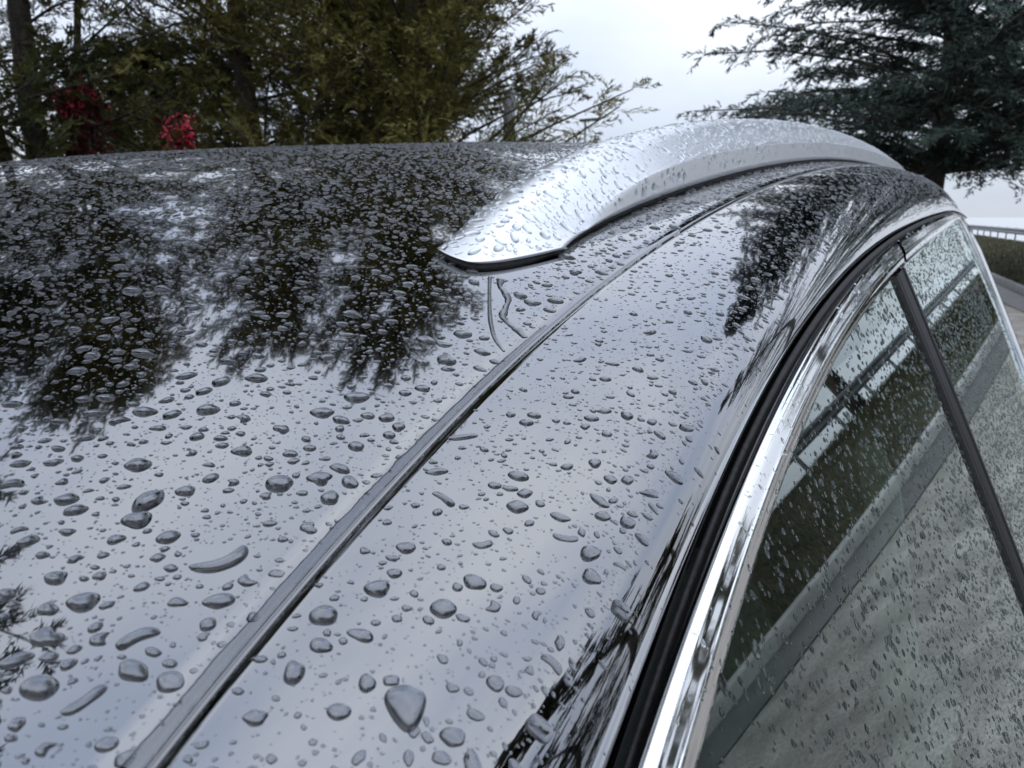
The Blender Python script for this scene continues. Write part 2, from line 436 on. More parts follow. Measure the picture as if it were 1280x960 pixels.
# black moulding in the roof joint: two ribs and a groove
def moulding(sgn):
    u = np.array([0.0005, 0.0007, 0.0010, 0.0013, 0.0015, 0.0017, 0.0021, 0.0024, 0.0027])
    zo = np.array([-0.005, -0.0012, -0.0004, -0.0006, -0.0014, -0.0006, -0.0002, -0.0010, -0.005])
    P = np.stack([(-aD(yr)[:, None]-WM+u[None]), yr[:, None]+0*u[None], zD(yr)[:, None]+zo[None]], -1)
    return W(P if sgn > 0 else mir(P))
grid('roof_moulding', moulding(1), M['moulding'], car)
grid('roof_moulding', moulding(-1), M['moulding'], car, flip=True)

# roof rail with its gasket
def rail(sgn):
    q = (np.linspace(0, 1, 220)**1.35)[:, None]
    w = np.r_[0, 0.02, 0.04, 0.06, 0.08, 0.094, 0.0995, 0.102, 0.11, 0.13, np.linspace(0.16, 0.6, 14), np.linspace(0.63, 0.97, 12), 0.985, 0.995, 1.0][None]
    P = rail_P(q, w)
    lo = P[:, :1].copy(); lo[..., 0] -= 0.004; hi = P[:, -1:].copy(); hi[..., 0] += 0.004
    f = P[:1].copy(); f[..., 1] += 0.003; f[..., 2] -= 0.0008
    P = np.concatenate([lo, P, hi], 1)
    f = np.concatenate([f[:, :1], f, f[:, -1:]], 1)
    b = P[-1:].copy(); c = b.mean(1, keepdims=True); b = c+(b-c)*0.88; b[..., 1] -= 0.004
    P = np.concatenate([f, P, b], 0)
    o = grid('roof_rail', W(P if sgn > 0 else mir(P)), M['satin'], car, flip=(sgn < 0))
    # gasket: strip between the foot of the rail and the roof, set in a little
    n = 120; qq = np.linspace(0, 1, n)**1.35
    A = rail_P(qq, np.zeros(n)); B = rail_P(qq, np.ones(n))
    Fr = rail_P(np.zeros(20), np.linspace(0, 1, 20)); Bk = rail_P(np.ones(20), np.linspace(1, 0, 20))
    loop = np.concatenate([A[::-1], Fr[1:-1], B, Bk[1:-1]], 0)
    dv = np.concatenate([np.tile((-1., 0, 0), (n, 1)), np.tile((0, 1., 0), (18, 1)), np.tile((1., 0, 0), (n, 1)), np.tile((0, -1., 0), (18, 1))])
    for _ in range(6): dv = (np.roll(dv, 1, 0)+dv*2+np.roll(dv, -1, 0))/4
    dv /= np.linalg.norm(dv, axis=1)[:, None]
    top = loop+dv*0.0042; bot = loop+dv*0.0028
    top[:, 2] = roof_z(top[:, 0], top[:, 1])+0.0031; bot[:, 2] = roof_z(bot[:, 0], bot[:, 1])-0.001
    G = np.stack([bot, top], 1); G = np.concatenate([G, G[:1]], 0)
    g = grid('gasket', W(G if sgn > 0 else mir(G)), M['rubber'], o)
    return o
rail_near = rail(1); rail_far = rail(-1)

# window surround: path along the top of the side windows, round the rear corner and down
yt = np.r_[np.linspace(-0.85, 0.0, 40), np.linspace(0.02, 0.7, 120), np.linspace(0.72, 1.93, 70)]
Tt = np.stack([-aT(yt), yt, zT(yt)], -1); Gt = np.stack([-aG(yt), yt, zG(yt)], -1)
def sheet(y, z, off=0.0): return np.stack([-(A0+off+KS*z), y, z], -1)
zt1 = float(zT(1.93)); zg1 = float(zG(1.93))
TR = cr_spline([(1.93, zt1), (2.03, zt1-0.004), (2.11, zt1-0.030), (2.165, zt1-0.075), (2.22, -0.13), (2.27, -0.22), (2.30, -0.32), (2.31, -0.45)], 80)
GR = cr_spline([(1.93, zg1), (2.00, zg1-0.007), (2.055, zg1-0.030), (2.10, zg1-0.068), (2.165, -0.135), (2.22, -0.222), (2.25, -0.32), (2.26, -0.45)], 80)
Tr = sheet(TR[:, 0], TR[:, 1], 0.006); Gr = sheet(GR[:, 0], GR[:, 1])
Tr[:, 0] += 0.014*np.clip(np.linspace(0, 2.2, 80), 0, 1)
TP = np.concatenate([Tt, Tr[1:]]); GP = np.concatenate([Gt, Gr[1:]])
def section(TP, GP, fb, i0=0, i1=None):
    T, G = TP[i0:i1], GP[i0:i1]
    e = G-T; tg = np.gradient(T, axis=0); tg /= np.linalg.norm(tg, axis=1)[:, None]
    n = np.cross(e, tg); n /= np.linalg.norm(n, axis=1)[:, None]
    s = np.linalg.norm(e, axis=1)[:, None]/0.0115
    s = np.minimum(s, 1.25)
    return np.stack([T+e*f+n*b*s for f, b in fb], 1)
CH = [(0.0, -0.004), (0.0, -0.0004), (0.02, 0.0000), (0.10, 0.00045), (0.165, 0.00070), (0.185, 0.00072), (0.205, 0.00066), (0.33, 0.00010), (0.44, -0.00040), (0.53, -0.00080),
      (0.545, -0.00084), (0.565, -0.00074), (0.585, -0.00084), (0.595, -0.00125), (0.75, -0.0026), (0.93, -0.0041), (0.945, -0.0046), (0.92, -0.0065)]
jb = int(np.searchsorted(TP[:len(Tt), 1], 0.70)); 
for s in (1, -1):
    for a, b in ((0, jb+1), (jb+1, None)):
        P = section(TP, GP, CH, a, b)
        grid('chrome_trim', W(P if s > 0 else mir(P)), M['chrome'], car, flip=(s < 0))
    SL = [(0.91, -0.0065), (0.94, -0.0054), (0.965, -0.0048), (0.985, -0.0054), (0.995, -0.0070), (1.01, -0.0058), (1.04, -0.0062), (1.05, -0.0085)]
    P = section(TP, GP, SL)
    grid('glass_seal', W(P if s > 0 else mir(P)), M['rubber'], car, flip=(s < 0))
# rubber door seal and gloss black frame between the panel edge and the chrome
NT = len(Tt)
EP = np.stack([-aE(yt), yt, zE(yt)], -1)
def between(fr):
    return np.stack([EP*(1-f)+Tt*f+np.array([0, 0, b]) for f, b in fr], 1)
for s in (1, -1):
    P = between([(-0.04, -0.006), (0.04, -0.0038), (0.12, -0.0034), (0.24, -0.0036), (0.31, -0.0044), (0.34, -0.007)])
    grid('door_seal', W(P if s > 0 else mir(P)), M['rubber'], car, flip=(s < 0))
    P = between([(0.33, -0.008), (0.38, -0.0058), (0.50, -0.0064), (0.66, -0.0064), (0.86, -0.0046), (0.93, -0.0018), (0.985, -0.0014), (0.995, -0.006)])
    grid('window_frame', W(P if s > 0 else mir(P)), M['gloss'], car, flip=(s < 0))
# rear quarter panel behind the windows (body colour) and the pillar
yq = np.linspace(0, 1, 80)
Er = Tr.copy(); Er[:, 1] += np.linspace(0.004, 0.03, 80)
back = Tr.copy(); back[:, 1] = np.maximum(Tr[:, 1]+0.28, 2.55); back[:, 0] -= 0.10
Pq = np.stack([Er*(1-f)+back*f + np.array([0.012*math.sin(f*math.pi), 0, 0]) for f in np.linspace(0, 1, 12)], 1)
for s in (1, -1):
    grid('quarter_panel', W(Pq if s > 0 else mir(Pq)), M['paint'], car, flip=(s < 0))

# side glass
BELT = -0.45
def pane(name, y0, y1, m, rear=False):
    ys_ = np.linspace(y0, y1, 90)
    zt_ = zG(ys_)-0.0005
    if rear:
        zr = np.interp(ys_, GR[:, 0], GR[:, 1], left=9, right=-0.45)
        zt_ = np.minimum(zt_, zr)
    v = np.linspace(0, 1, 40)[None]
    z = zt_[:, None]*(1-v)+BELT*v
    out = []
    for s in (1, -1):
        P = np.stack([-(A0+0.0072+KS*z)+0.03*np.sin(np.pi*np.clip(-z/0.45, 0, 1))*0.12, ys_[:, None]+0*z, z], -1)
        out.append(grid(name, W(P if s > 0 else mir(P)), m, car, flip=(s < 0)))
    return out
front_pane = pane('front_window', -0.78, 0.635, M['glass'])
rear_pane = pane('rear_window', 0.641, 2.255, M['privacy'], True)
def glass_surf(y, z):
    return np.stack([-(A0+0.0072+KS*z)+0.03*np.sin(np.pi*np.clip(-z/0.45, 0, 1))*0.12, y+0*z, z+0*y], -1)
# pillar between the windows: gloss panel with a rubber lip each side
def upright(name, ya, yb, off, m, lean=0.03, th=0.006):
    v = np.linspace(0, 1, 30)
    out = []
    rows = []
    for yo, o in ((ya, -th), (ya, off), (ya*0.75+yb*0.25, off+0.0008), (ya*0.25+yb*0.75, off+0.0008), (yb, off), (yb, -th)):
        z0 = float(zG(yo))-0.002
        z = z0*(1-v)+BELT*v
        P = glass_surf(yo+lean*v, z); P[:, 0] += o
        rows.append(P)
    P = np.stack(rows, 1)
    for s in (1, -1):
        out.append(grid(name, W(P if s > 0 else mir(P)), m, car, flip=(s < 0), smooth=False))
    return out
upright('door_pillar', 0.614, 0.662, 0.0014, M['pillar'])
upright('pillar_seal', 0.604, 0.6135, 0.0022, M['rubber'])
upright('pillar_seal', 0.6625, 0.672, 0.0022, M['rubber'])
# lower body
yb = np.linspace(-2.15, 2.85, 120)
prof = np.array([(0.129, -0.452), (0.150, -0.47), (0.165, -0.56), (0.185, -0.66), (0.190, -0.76), (0.178, -0.90), (0.172, -1.05), (0.165, -1.22), (0.13, -1.36), (-0.05, -1.40)])
tap = 0.16*np.clip((np.abs(yb-0.4)-1.2)/1.4, 0, 1)**2
bz = -0.02-0.16*np.clip((-1.0-yb)/1.2, 0, 1)**1.5+0.02*np.clip((yb-0)/2.8, 0, 1)
Pb = np.stack([np.stack([px-tap, yb, pz+bz*np.clip((pz+1.3)/0.85, 0, 1)], -1) for px, pz in prof], 1)
# wheel arches: lift the sill over the wheels
for wy in (-1.30, 1.62):
    dy = np.abs(Pb[..., 1]-wy)
    arch = -1.6+0.345+np.sqrt(np.clip(0.40**2-dy**2, 0, None))
    m_ = (dy < 0.40) & (Pb[..., 2] < arch) & (Pb[..., 0] > -0.04-0.16)
    Pb[..., 2] = np.where(m_, arch, Pb[..., 2])
for s in (1, -1):
    grid('body_side', W(Pb if s > 0 else mir(Pb)), M['paint'], car, flip=(s < 0))
# bonnet, windscreen, tail
yw = np.linspace(-0.37, -1.02, 40)[:, None]; sv = np.linspace(0.02, 1.98, 40)[None]
xw = (-aD(yw)-WM)*(1-sv)+sv*XC
grid('windscreen', W(np.stack([xw, yw+0*sv, roof_z(xw, yw)-0.003], -1)), M['glass'], car)
yh = np.linspace(-1.03, -2.15, 30)[:, None]
th = np.clip((-1.03-yh)/1.12, 0, 1)
hw = 0.80-0.10*th**2
xh = XC+hw*(1-sv)
zh = -0.47-0.05*th-0.22*th**4-0.05*np.abs(1-sv)**3+0.0*xh
zc = roof_z(xw[-1:], yw[-1:])
zh = zh*np.clip(th*6, 0, 1)+(zc-0.02)*(1-np.clip(th*6, 0, 1))
grid('bonnet', W(np.stack([xh, yh+0*sv, zh], -1)), M['paint'], car)
nose_ = MB(); 
fx = XC+0.70; 
Pn = np.stack([np.stack([XC+(0.70-0.06*k)*(1-sv[0]), np.full(40, -2.15-0.08*math.sin(k*1.5)), np.full(40, z)], -1) for k, z in ((0, -0.74), (0.3, -0.80), (0.6, -1.0), (0.8, -1.2), (1.0, -1.4))], 1)
grid('front_bumper', W(Pn), M['paint'], car)
Pt = []
for f in np.linspace(0, 1, 30):
    z = float(np.interp(f, [0, .12, .5, .55, 1], [float(zD(2.64)), float(zD(2.64))-0.02, -0.45, -0.50, -1.40]))
    y = float(np.interp(f, [0, .12, .5, .55, 1], [2.64, 2.70, 2.84, 2.86, 2.86]))
    hw = float(np.interp(f, [0, .12, .5, .55, 1], [0.56, 0.60, 0.72, 0.76, 0.72]))
    Pt.append(np.stack([XC+hw*(1-sv[0]), np.full(40, y)-0.03*np.abs(1-sv[0])**3, np.full(40, z)+0.045*(1-(1-sv[0])**2)*(1-f)], -1))
grid('tailgate', W(np.array(Pt)), M['paint'], car)
# wheels
for wx in (XC+0.79, XC-0.79):
    for wy in (-1.30, 1.62):
        sgn = 1 if wx > XC else -1
        ang = np.linspace(0, 2*np.pi, 40, endpoint=False)
        pr = [(0.24, -0.11), (0.33, -0.115), (0.345, -0.08), (0.345, 0.08), (0.33, 0.108), (0.245, 0.115), (0.235, 0.09)]
        P = np.stack([np.stack([np.full(40, wx+sgn*u), wy+r*np.cos(ang), 0.345+r*np.sin(ang)], -1) for r, u in pr], 0)
        wh = grid('wheel', P, M['tyre'], car, closed_j=True)
        rb_ = MB()
        for k in range(5):
            a = 2*math.pi*k/5
            pa = Vector((wx+sgn*0.085, wy, 0.345)); pb = pa+Vector((0, math.cos(a)*0.235, math.sin(a)*0.235))
            rb_.tube([pa, pb], [0.045, 0.028], 6)
        rb_.tube([(wx+sgn*0.05, wy, 0.345), (wx+sgn*0.105, wy, 0.345)], 0.06, 16)
        rb_.build('rim', M['rim'], wh)
        MB().tube([(wx-sgn*0.05, wy, 0.345), (wx+sgn*0.04, wy, 0.345)], 0.235, 24).build('brake_disc', M['darkp'], wh)
# cabin
hl = np.stack([xx[:, ::6], yy+0*xx[:, ::6], Zr[:, ::6]-0.03], -1)[::6]
grid('headliner', W(hl), M['lining'], car)
MB().box((XC, 0.85, 0.62), (1.45, 3.4, 0.06)).build('cabin_floor', M['darkp'], car)
def seat(x, y, w, name):
    b = MB()
    b.box((x, y, ZC-0.86), (w, 0.52, 0.16))
    o = bevel(b.build(name, M['seat'], car), 0.05, 3)
    s = MB(); pts = []
    V = []
    for z, yo, th, hw in ((-0.70, 0.20, 0.10, w/2), (-0.45, 0.26, 0.10, w/2), (-0.20, 0.33, 0.08, w/2*0.92), (-0.10, 0.36, 0.05, w/2*0.75)):
        for sx, sy in ((-1, -1), (1, -1), (1, 1), (-1, 1)):
            V.append((x+sx*hw, y+yo+sy*th, ZC+z-0.14))
    F = [[0, 3, 2, 1], [12, 13, 14, 15]]
    for k in range(3):
        for j in range(4): F.append([k*4+j, k*4+(j+1) % 4, k*4+4+(j+1) % 4, k*4+4+j])
    bevel(s.poly(V, F).build('backrest', M['seat'], o), 0.03, 3)
    if w < 0.8:
        hr = MB().box((x, y+0.38, ZC-0.17), (0.26, 0.10, 0.16)); bevel(hr.build('headrest', M['seat'], o), 0.035, 3)
    return o
seat(XC+0.37, 0.12, 0.50, 'front_seat'); seat(XC-0.37, 0.12, 0.50, 'front_seat')
seat(XC, 0.98, 1.25, 'rear_seat')
MB().box((XC, -0.78, ZC-0.55), (1.42, 0.5, 0.22), 0, 0.8).build('dashboard', M['darkp'], car)
# inner door panels and pillar trims of both sides
for s in (1, -1):
    MB().box((XC+s*0.76, 0.6, ZC-0.70), (0.05, 3.3, 0.48)).build('door_lining', M['darkp'], car)
for s in (1, -1):
    v = np.linspace(0, 1, 12)
    rows = []
    for yo, o in ((0.54, -0.02), (0.56, -0.04), (0.70, -0.04), (0.72, -0.02)):
        z = -0.06*(1-v)-0.5*v
        P = glass_surf(yo+0.02*v, z); P[:, 0] += o-0.004
        rows.append(P)
    P = np.stack(rows, 1)
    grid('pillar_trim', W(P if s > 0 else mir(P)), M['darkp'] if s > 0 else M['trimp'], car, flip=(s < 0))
M['belt'] = noise_col(mat('belt_webbing', rough=0.8), (0.80, 0.84, 0.78), (0.86, 0.90, 0.84), 300)
bl_ = [(-0.088, 0.895, -0.255), (-0.077, 0.89, -0.30), (-0.045, 0.875, -0.45), (-0.012, 0.86, -0.62)]
Pbelt = np.stack([np.stack([np.array(p)+np.array([dx, dy, 0]) for p in bl_]) for dx, dy in ((-0.022, 0.012), (-0.020, 0.010), (0.020, -0.010), (0.022, -0.008), (0.020, -0.006), (-0.020, 0.014), (-0.022, 0.012))], 1)
grid('belt_cover', W(Pbelt), M['belt'], car)
# door mirror on the near side, ahead of the window
mm = MB(); 
V = []
for k, (yo, hw, hh) in enumerate(((-0.86, 0.10, 0.06), (-0.82, 0.13, 0.09), (-0.74, 0.14, 0.10), (-0.70, 0.135, 0.095))):
    for j in range(16):
        a = 2*math.pi*j/16
        V.append((0.33+hw*math.copysign(abs(math.cos(a))**0.7, math.cos(a)), yo, ZC-0.40+hh*math.copysign(abs(math.sin(a))**0.7, math.sin(a))))
F = [list(range(16))[::-1], [48+j for j in range(16)]]
for k in range(3):
    for j in range(16): F.append([k*16+j, k*16+(j+1) % 16, k*16+16+(j+1) % 16, k*16+16+j])
dm = mm.poly(V, F).build('door_mirror', M['paint'], car, smooth=False)
MB().tube([(0.13, -0.78, ZC-0.46), (0.25, -0.78, ZC-0.43)], [0.03, 0.025], 10).build('mirror_arm', M['darkp'], dm)

# ------------------------------------------------------------------ trees
def leaf_mat(name, c1, c2, c3, scale=1.5):
    m = mat(name, rough=0.6, Specular_IOR_Level=0.15)
    noise_col(m, c1, c2, scale, 5, 0.32, 0.68, extra=(14, 0.45))
    return m
M['bark'] = bump(noise_col(mat('bark', rough=0.9), (0.025, 0.019, 0.014), (0.065, 0.050, 0.038), 6, extra=(40, 0.4)), 40, 0.8, 0.02)
M['cypress'] = leaf_mat('cypress_foliage', (0.072, 0.076, 0.022), (0.190, 0.168, 0.055), None)
M['cypress_dark'] = leaf_mat('cypress_foliage_dark', (0.032, 0.042, 0.016), (0.080, 0.085, 0.030), None)
M['cedar'] = leaf_mat('cedar_foliage', (0.022, 0.036, 0.029), (0.050, 0.072, 0.056), None)
M['redleaf'] = leaf_mat('red_blossom', (0.70, 0.05, 0.09), (0.90, 0.13, 0.19), None, 6)
M['redshade'] = leaf_mat('maroon_leaf', (0.05, 0.012, 0.014), (0.09, 0.02, 0.022), None, 4)

def unit(v): return v/np.maximum(np.linalg.norm(v, axis=-1, keepdims=True), 1e-9)

def conifer(name, loc, H, label, group, leaf, seed, base_h, spread, n_limb, kind, top_pow=0.8, lean=(0, 0), az_bias=None, trunk_r=0.14,
            n_tw=22, n_sp=11, n_bl=7, blade=(0.05, 0.010), multi=None, low=0.9):
    """kind 'cypress': ascending feathery sprays; 'cedar': level limbs with drooping spiky tips"""
    r = np.random.default_rng(seed)
    root = empty(name, (loc[0], loc[1], 0.08))
    tag(root, label, 'tree', group)
    L0 = np.array([loc[0], loc[1], 0.0])
    # limbs
    t = np.sort(r.random(n_limb)**low)
    hz = base_h+(H-base_h)*t*0.97
    phi = r.random(n_limb)*2*np.pi if az_bias is None else az_bias[0]+r.normal(0, az_bias[1], n_limb)
    ln = spread*(1-t)**top_pow*r.uniform(0.62, 1.12, n_limb)+0.25
    if kind == 'cypress':
        e0 = np.radians(r.uniform(15, 45, n_limb)); e1 = np.radians(r.uniform(5, 45, n_limb))
    else:
        e0 = np.radians(r.uniform(5, 30, n_limb)+20*t); e1 = np.radians(r.uniform(-28, 8, n_limb)+15*t)
    K = 10
    s = np.linspace(0, 1, K)
    el = e0[:, None]*(1-s)+e1[:, None]*s
    wob = np.cumsum(r.normal(0, 0.10, (n_limb, K)), 1)
    pz = phi[:, None]+wob
    dirs = np.stack([np.cos(el)*np.sin(pz), np.cos(el)*np.cos(pz), np.sin(el)], -1)
    start = np.stack([L0[0]+lean[0]*hz, L0[1]+lean[1]*hz, hz], -1)
    limb = start[:, None]+np.concatenate([np.zeros((n_limb, 1, 3)), np.cumsum(dirs[:, :-1], 1)], 1)*(ln/(K-1))[:, None, None]
    # twigs along limbs
    n = n_limb*n_tw
    li = np.repeat(np.arange(n_limb), n_tw)
    st = np.clip(np.tile((np.arange(n_tw)+0.5)/n_tw, n_limb)+r.normal(0, 0.03, n), 0.12, 1.0)
    f = st*(K-1); i0 = np.minimum(f.astype(int), K-2); u = (f-i0)[:, None]
    p = limb[li, i0]*(1-u)+limb[li, i0+1]*u
    tg = unit(limb[li, i0+1]-limb[li, i0])
    up = np.array([0, 0, 1.0]); lat = unit(np.cross(tg, up)); nor = np.cross(lat, tg)
    side = np.where(r.random(n) < 0.5, -1, 1)[:, None]
    if kind == 'cypress':
        roll = r.uniform(-0.9, 0.9, n)[:, None]
        td = unit(tg*r.uniform(0.6, 1.1, (n, 1))+side*lat*np.cos(roll)*0.75+nor*np.sin(roll)*0.75+up*r.uniform(-0.25, 0.35, (n, 1)))
        tl = (0.16+0.30*ln[li]*(1-0.65*st)*0.6)*r.uniform(0.6, 1.25, n)
        droop = -0.12
    else:
        td = unit(tg*r.uniform(0.5, 1.0, (n, 1))+side*lat*r.uniform(0.4, 0.95, (n, 1))+up*r.uniform(-0.28, 0.22, (n, 1)))
        tl = (0.22+0.34*ln[li]*(1-0.72*st)*0.6)*r.uniform(0.6, 1.25, n)
        droop = -0.30
    # sprigs along twigs
    m = n*n_sp
    ti = np.repeat(np.arange(n), n_sp)
    ss = np.tile((np.arange(n_sp)+0.7)/n_sp, n)+r.normal(0, 0.02, m)
    p2 = p[ti]+td[ti]*(tl[ti]*ss)[:, None]+up*(droop*tl[ti]*ss**2)[:, None]
    tw = unit(td[ti]+up*(2*droop*ss)[:, None])
    lat2 = unit(np.cross(tw, up)+r.normal(0, 0.25, (m, 3))); nor2 = np.cross(lat2, tw)
    sd2 = np.where(r.random(m) < 0.5, -1, 1)[:, None]
    sdir = unit(tw*r.uniform(0.6, 1.2, (m, 1))+sd2*lat2*r.uniform(0.3, 0.9, (m, 1))+nor2*r.normal(0.0, 0.35, (m, 1)))
    sl = np.clip(tl[ti]*0.42*(1.05-0.75*ss), 0.05, 0.24)*r.uniform(0.6, 1.2, m)
    # blades along sprigs
    q = m*n_bl
    qi = np.repeat(np.arange(m), n_bl)
    sb = np.tile((np.arange(n_bl)+0.3)/n_bl, m)
    b0 = p2[qi]+sdir[qi]*(sl[qi]*sb)[:, None]
    latb = lat2[qi]; alt = np.where(np.arange(q) % 2 == 0, -1.0, 1.0)[:, None]
    bd = unit(sdir[qi]*1.0+alt*latb*r.uniform(0.25, 0.8, (q, 1))+r.normal(0, 0.22, (q, 3)))
    bl = blade[0]*r.uniform(0.6, 1.4, q)
    bw = unit(np.cross(bd, nor2[qi]+r.normal(0, 0.4, (q, 3))))*(blade[1]*r.uniform(0.6, 1.3, q)*0.5)[:, None]
    V = np.stack([b0-bw, b0+bw, b0+bd*bl[:, None]], 1).reshape(-1, 3)
    add('crown', mesh_np('crown', V, np.arange(len(V)).reshape(-1, 3), False), leaf, root)
    # trunk and limbs
    mb = MB()
    k = 10
    hs = np.linspace(0, H*0.96, k)
    pts = [(L0[0]+lean[0]*h+0.05*math.sin(h*1.3+seed), L0[1]+lean[1]*h+0.05*math.cos(h*1.1+seed), h) for h in hs]
    mb.tube(pts, [trunk_r*(1.25 if i == 0 else 1.0)*(1-0.93*h/H)+0.008 for i, h in enumerate(hs)], 9)
    if multi:
        for (dx, dy, hh, rr) in multi:
            mb.tube([(L0[0]+dx*0.1, L0[1]+dy*0.1, 0.3), (L0[0]+dx*0.35, L0[1]+dy*0.35, hh*0.35), (L0[0]+dx*0.7, L0[1]+dy*0.7, hh*0.7), (L0[0]+dx, L0[1]+dy, hh)], [rr, rr*0.85, rr*0.6, rr*0.2], 7)
    for i in range(n_limb):
        rr = 0.006+0.007*ln[i]
        mb.tube(limb[i, ::3], [rr, rr*0.75, rr*0.5, rr*0.25], 5, cap=False)
    mb.build('trunk', M['bark'], root, smooth=True)
    return root

def polar(u, dist):
    az = R(-32.6)+math.atan((u-640)/931.0)
    return (dist*math.sin(az), dist*math.cos(az))

gl = 'conifers in the planting bed beyond the car'
CY = dict(n_tw=26, n_sp=12, n_bl=8, blade=(0.040, 0.0118), low=1.35)
BG = dict(n_tw=20, n_sp=10, n_bl=5, blade=(0.09, 0.026))
conifer('cypress_tree', polar(528, 8.0), 8.4, 'olive green cypress whose feathery right edge meets the open sky', gl, M['cypress'], 11, 0.4, 2.2, 300, 'cypress', 0.42, trunk_r=0.13, **CY)
conifer('cypress_tree', polar(330, 8.6), 8.6, 'dark olive cypress in the middle of the row left of the roof rail', gl, M['cypress'], 12, 0.4, 2.0, 190, 'cypress', 0.42, trunk_r=0.13, **CY)
conifer('cypress_tree', polar(80, 8.2), 8.0, 'open cypress with leaning bare stems above the red blossom, sky showing through', gl, M['cypress'], 13, 0.6, 1.9, 120, 'cypress', 0.4, trunk_r=0.13,
        multi=[(1.0, -0.6, 5.5, 0.06), (-0.9, -0.5, 5.8, 0.07), (-0.4, 0.9, 5.2, 0.05)], **{**CY, 'low': 0.72})
conifer('cypress_tree', polar(-190, 7.2), 6.8, 'tall dark cypress at the left edge of the picture beside the open cypress', gl, M['cypress_dark'], 14, 0.4, 2.3, 110, 'cypress', 0.55, trunk_r=0.17, n_tw=24, n_sp=10, n_bl=6, blade=(0.06, 0.018))
conifer('cypress_tree', (-6.1, 0.75), 12.8, 'tallest cypress, beside the car and seen only in reflections on the roof', gl, M['cypress_dark'], 17, 0.4, 2.5, 74, 'cypress', 0.40, trunk_r=0.2, n_tw=24, n_sp=10, n_bl=5, blade=(0.07, 0.022))
conifer('background_conifer', polar(480, 12.0), 8.2, 'shaded dark conifer behind the middle of the cypress row', gl, M['cypress_dark'], 15, 0.2, 2.9, 120, 'cypress', 0.40, **BG)
conifer('background_conifer', polar(200, 13.0), 3.9, 'low shaded conifer behind the open cypress and the red blossom', gl, M['cypress_dark'], 16, 0.2, 2.8, 90, 'cypress', 0.55, **BG)
gc = 'cedars beyond the car'
conifer('cedar_tree', polar(1150, 20.0), 14.5, 'big dark cedar with spreading layered branches behind the far end of the roof', gc, M['cedar'], 21, 2.5, 6.3, 175, 'cedar', 0.80, low=1.5,
        trunk_r=0.26, n_tw=36, n_sp=12, n_bl=6, blade=(0.10, 0.030))
conifer('cedar_tree', polar(1150, 27.0), 15.0, 'second dark cedar, half hidden behind the big cedar and further away', gc, M['cedar'], 23, 4.0, 6.0, 90, 'cedar', 0.60, low=1.2,
        trunk_r=0.26, n_tw=26, n_sp=10, n_bl=5, blade=(0.15, 0.05))
conifer('cedar_tree', (5.3, 21.0), 15.5, 'cedar beyond the guardrail, seen as a dark reflection in the front window', gc, M['cedar'], 22, 2.0, 3.6, 85, 'cedar', 0.6,
        trunk_r=0.22, n_tw=24, n_sp=10, n_bl=5, blade=(0.09, 0.026))
gx = 'trees beyond the guardrail'
for k, (x, y, h, sp_, lab) in enumerate(((6.3, 7.3, 12.5, 2.3, 'tallest conifer on the grass verge, seen only in reflections in the panel edge'),
                                        (8.8, 12.8, 9.0, 1.9, 'slender conifer ahead of the dark clump beyond the guardrail, seen only in reflections'),
                                        (11.0, 9.6, 11.0, 2.9, 'nearest conifer of the dark clump beyond the guardrail, seen only in reflections'),
                                        (13.6, 5.2, 10.0, 3.1, 'middle conifer of the dark clump beyond the guardrail, seen only in reflections'))):
    conifer('background_conifer', (x, y), h, lab, gx, M['cypress_dark'], 41+k, 0.2, sp_, 50, 'cypress', 0.5, n_tw=18, n_sp=8, n_bl=5, blade=(0.12, 0.045))

# red blossoming shrub seen between the cypresses
def shrub(name, loc, H, rad, label, seed, n=2600):
    r = np.random.default_rng(seed)
    root = empty(name, (loc[0], loc[1], 0.08)); tag(root, label, 'shrub')
    c = np.array([loc[0], loc[1], 0])
    st = MB()
    tips = []
    for k in range(16):
        a = r.uniform(0, 2*np.pi); q = r.uniform(0.1, 1.0)*rad
        tip = c+np.array([math.cos(a)*q, math.sin(a)*q, H*r.uniform(0.90, 1.0)])
        mid = c+(tip-c)*0.55+np.array([0, 0, 0.15]); tips.append((mid, tip))
        st.tube([c+np.array([0, 0, 0.05]), mid, tip], [0.03, 0.018, 0.006], 5, cap=False)
    st.build('stem', M['bark'], root, smooth=True)
    def leaves(nn, size, f0):
        i = r.integers(0, len(tips), nn); f = r.uniform(f0, 1.0, nn)[:, None]
        A = np.array([t_[0] for t_ in tips])[i]; B = np.array([t_[1] for t_ in tips])[i]
        p = A*(1-f)+B*f+r.normal(0, 0.05, (nn, 3))
        d = unit(r.normal(0, 1, (nn, 3))); w = unit(np.cross(d, r.normal(0, 1, (nn, 3))))
        s_ = size*r.uniform(0.6, 1.3, (nn, 1))
        V = np.stack([p-d*s_, p+w*s_*0.55, p+d*s_, p-w*s_*0.55], 1).reshape(-1, 3)
        return V, np.arange(nn*4).reshape(-1, 4)
    V, F = leaves(n, 0.04, 0.3); add('foliage', mesh_np('foliage', V, F, False), M['redshade'], root)
    V, F = leaves(int(n*0.8), 0.022, 0.90); add('blossom', mesh_np('blossom', V, F, False), M['redleaf'], root)
    return root
shrub('red_shrub', polar(126, 7.9), 2.76, 0.16, 'red blossoming shrub showing brightly between the cypress stems', 31, 800)
shrub('red_shrub', polar(245, 7.7), 2.46, 0.12, 'smaller red blossoming shrub low behind the roof edge', 32, 450)

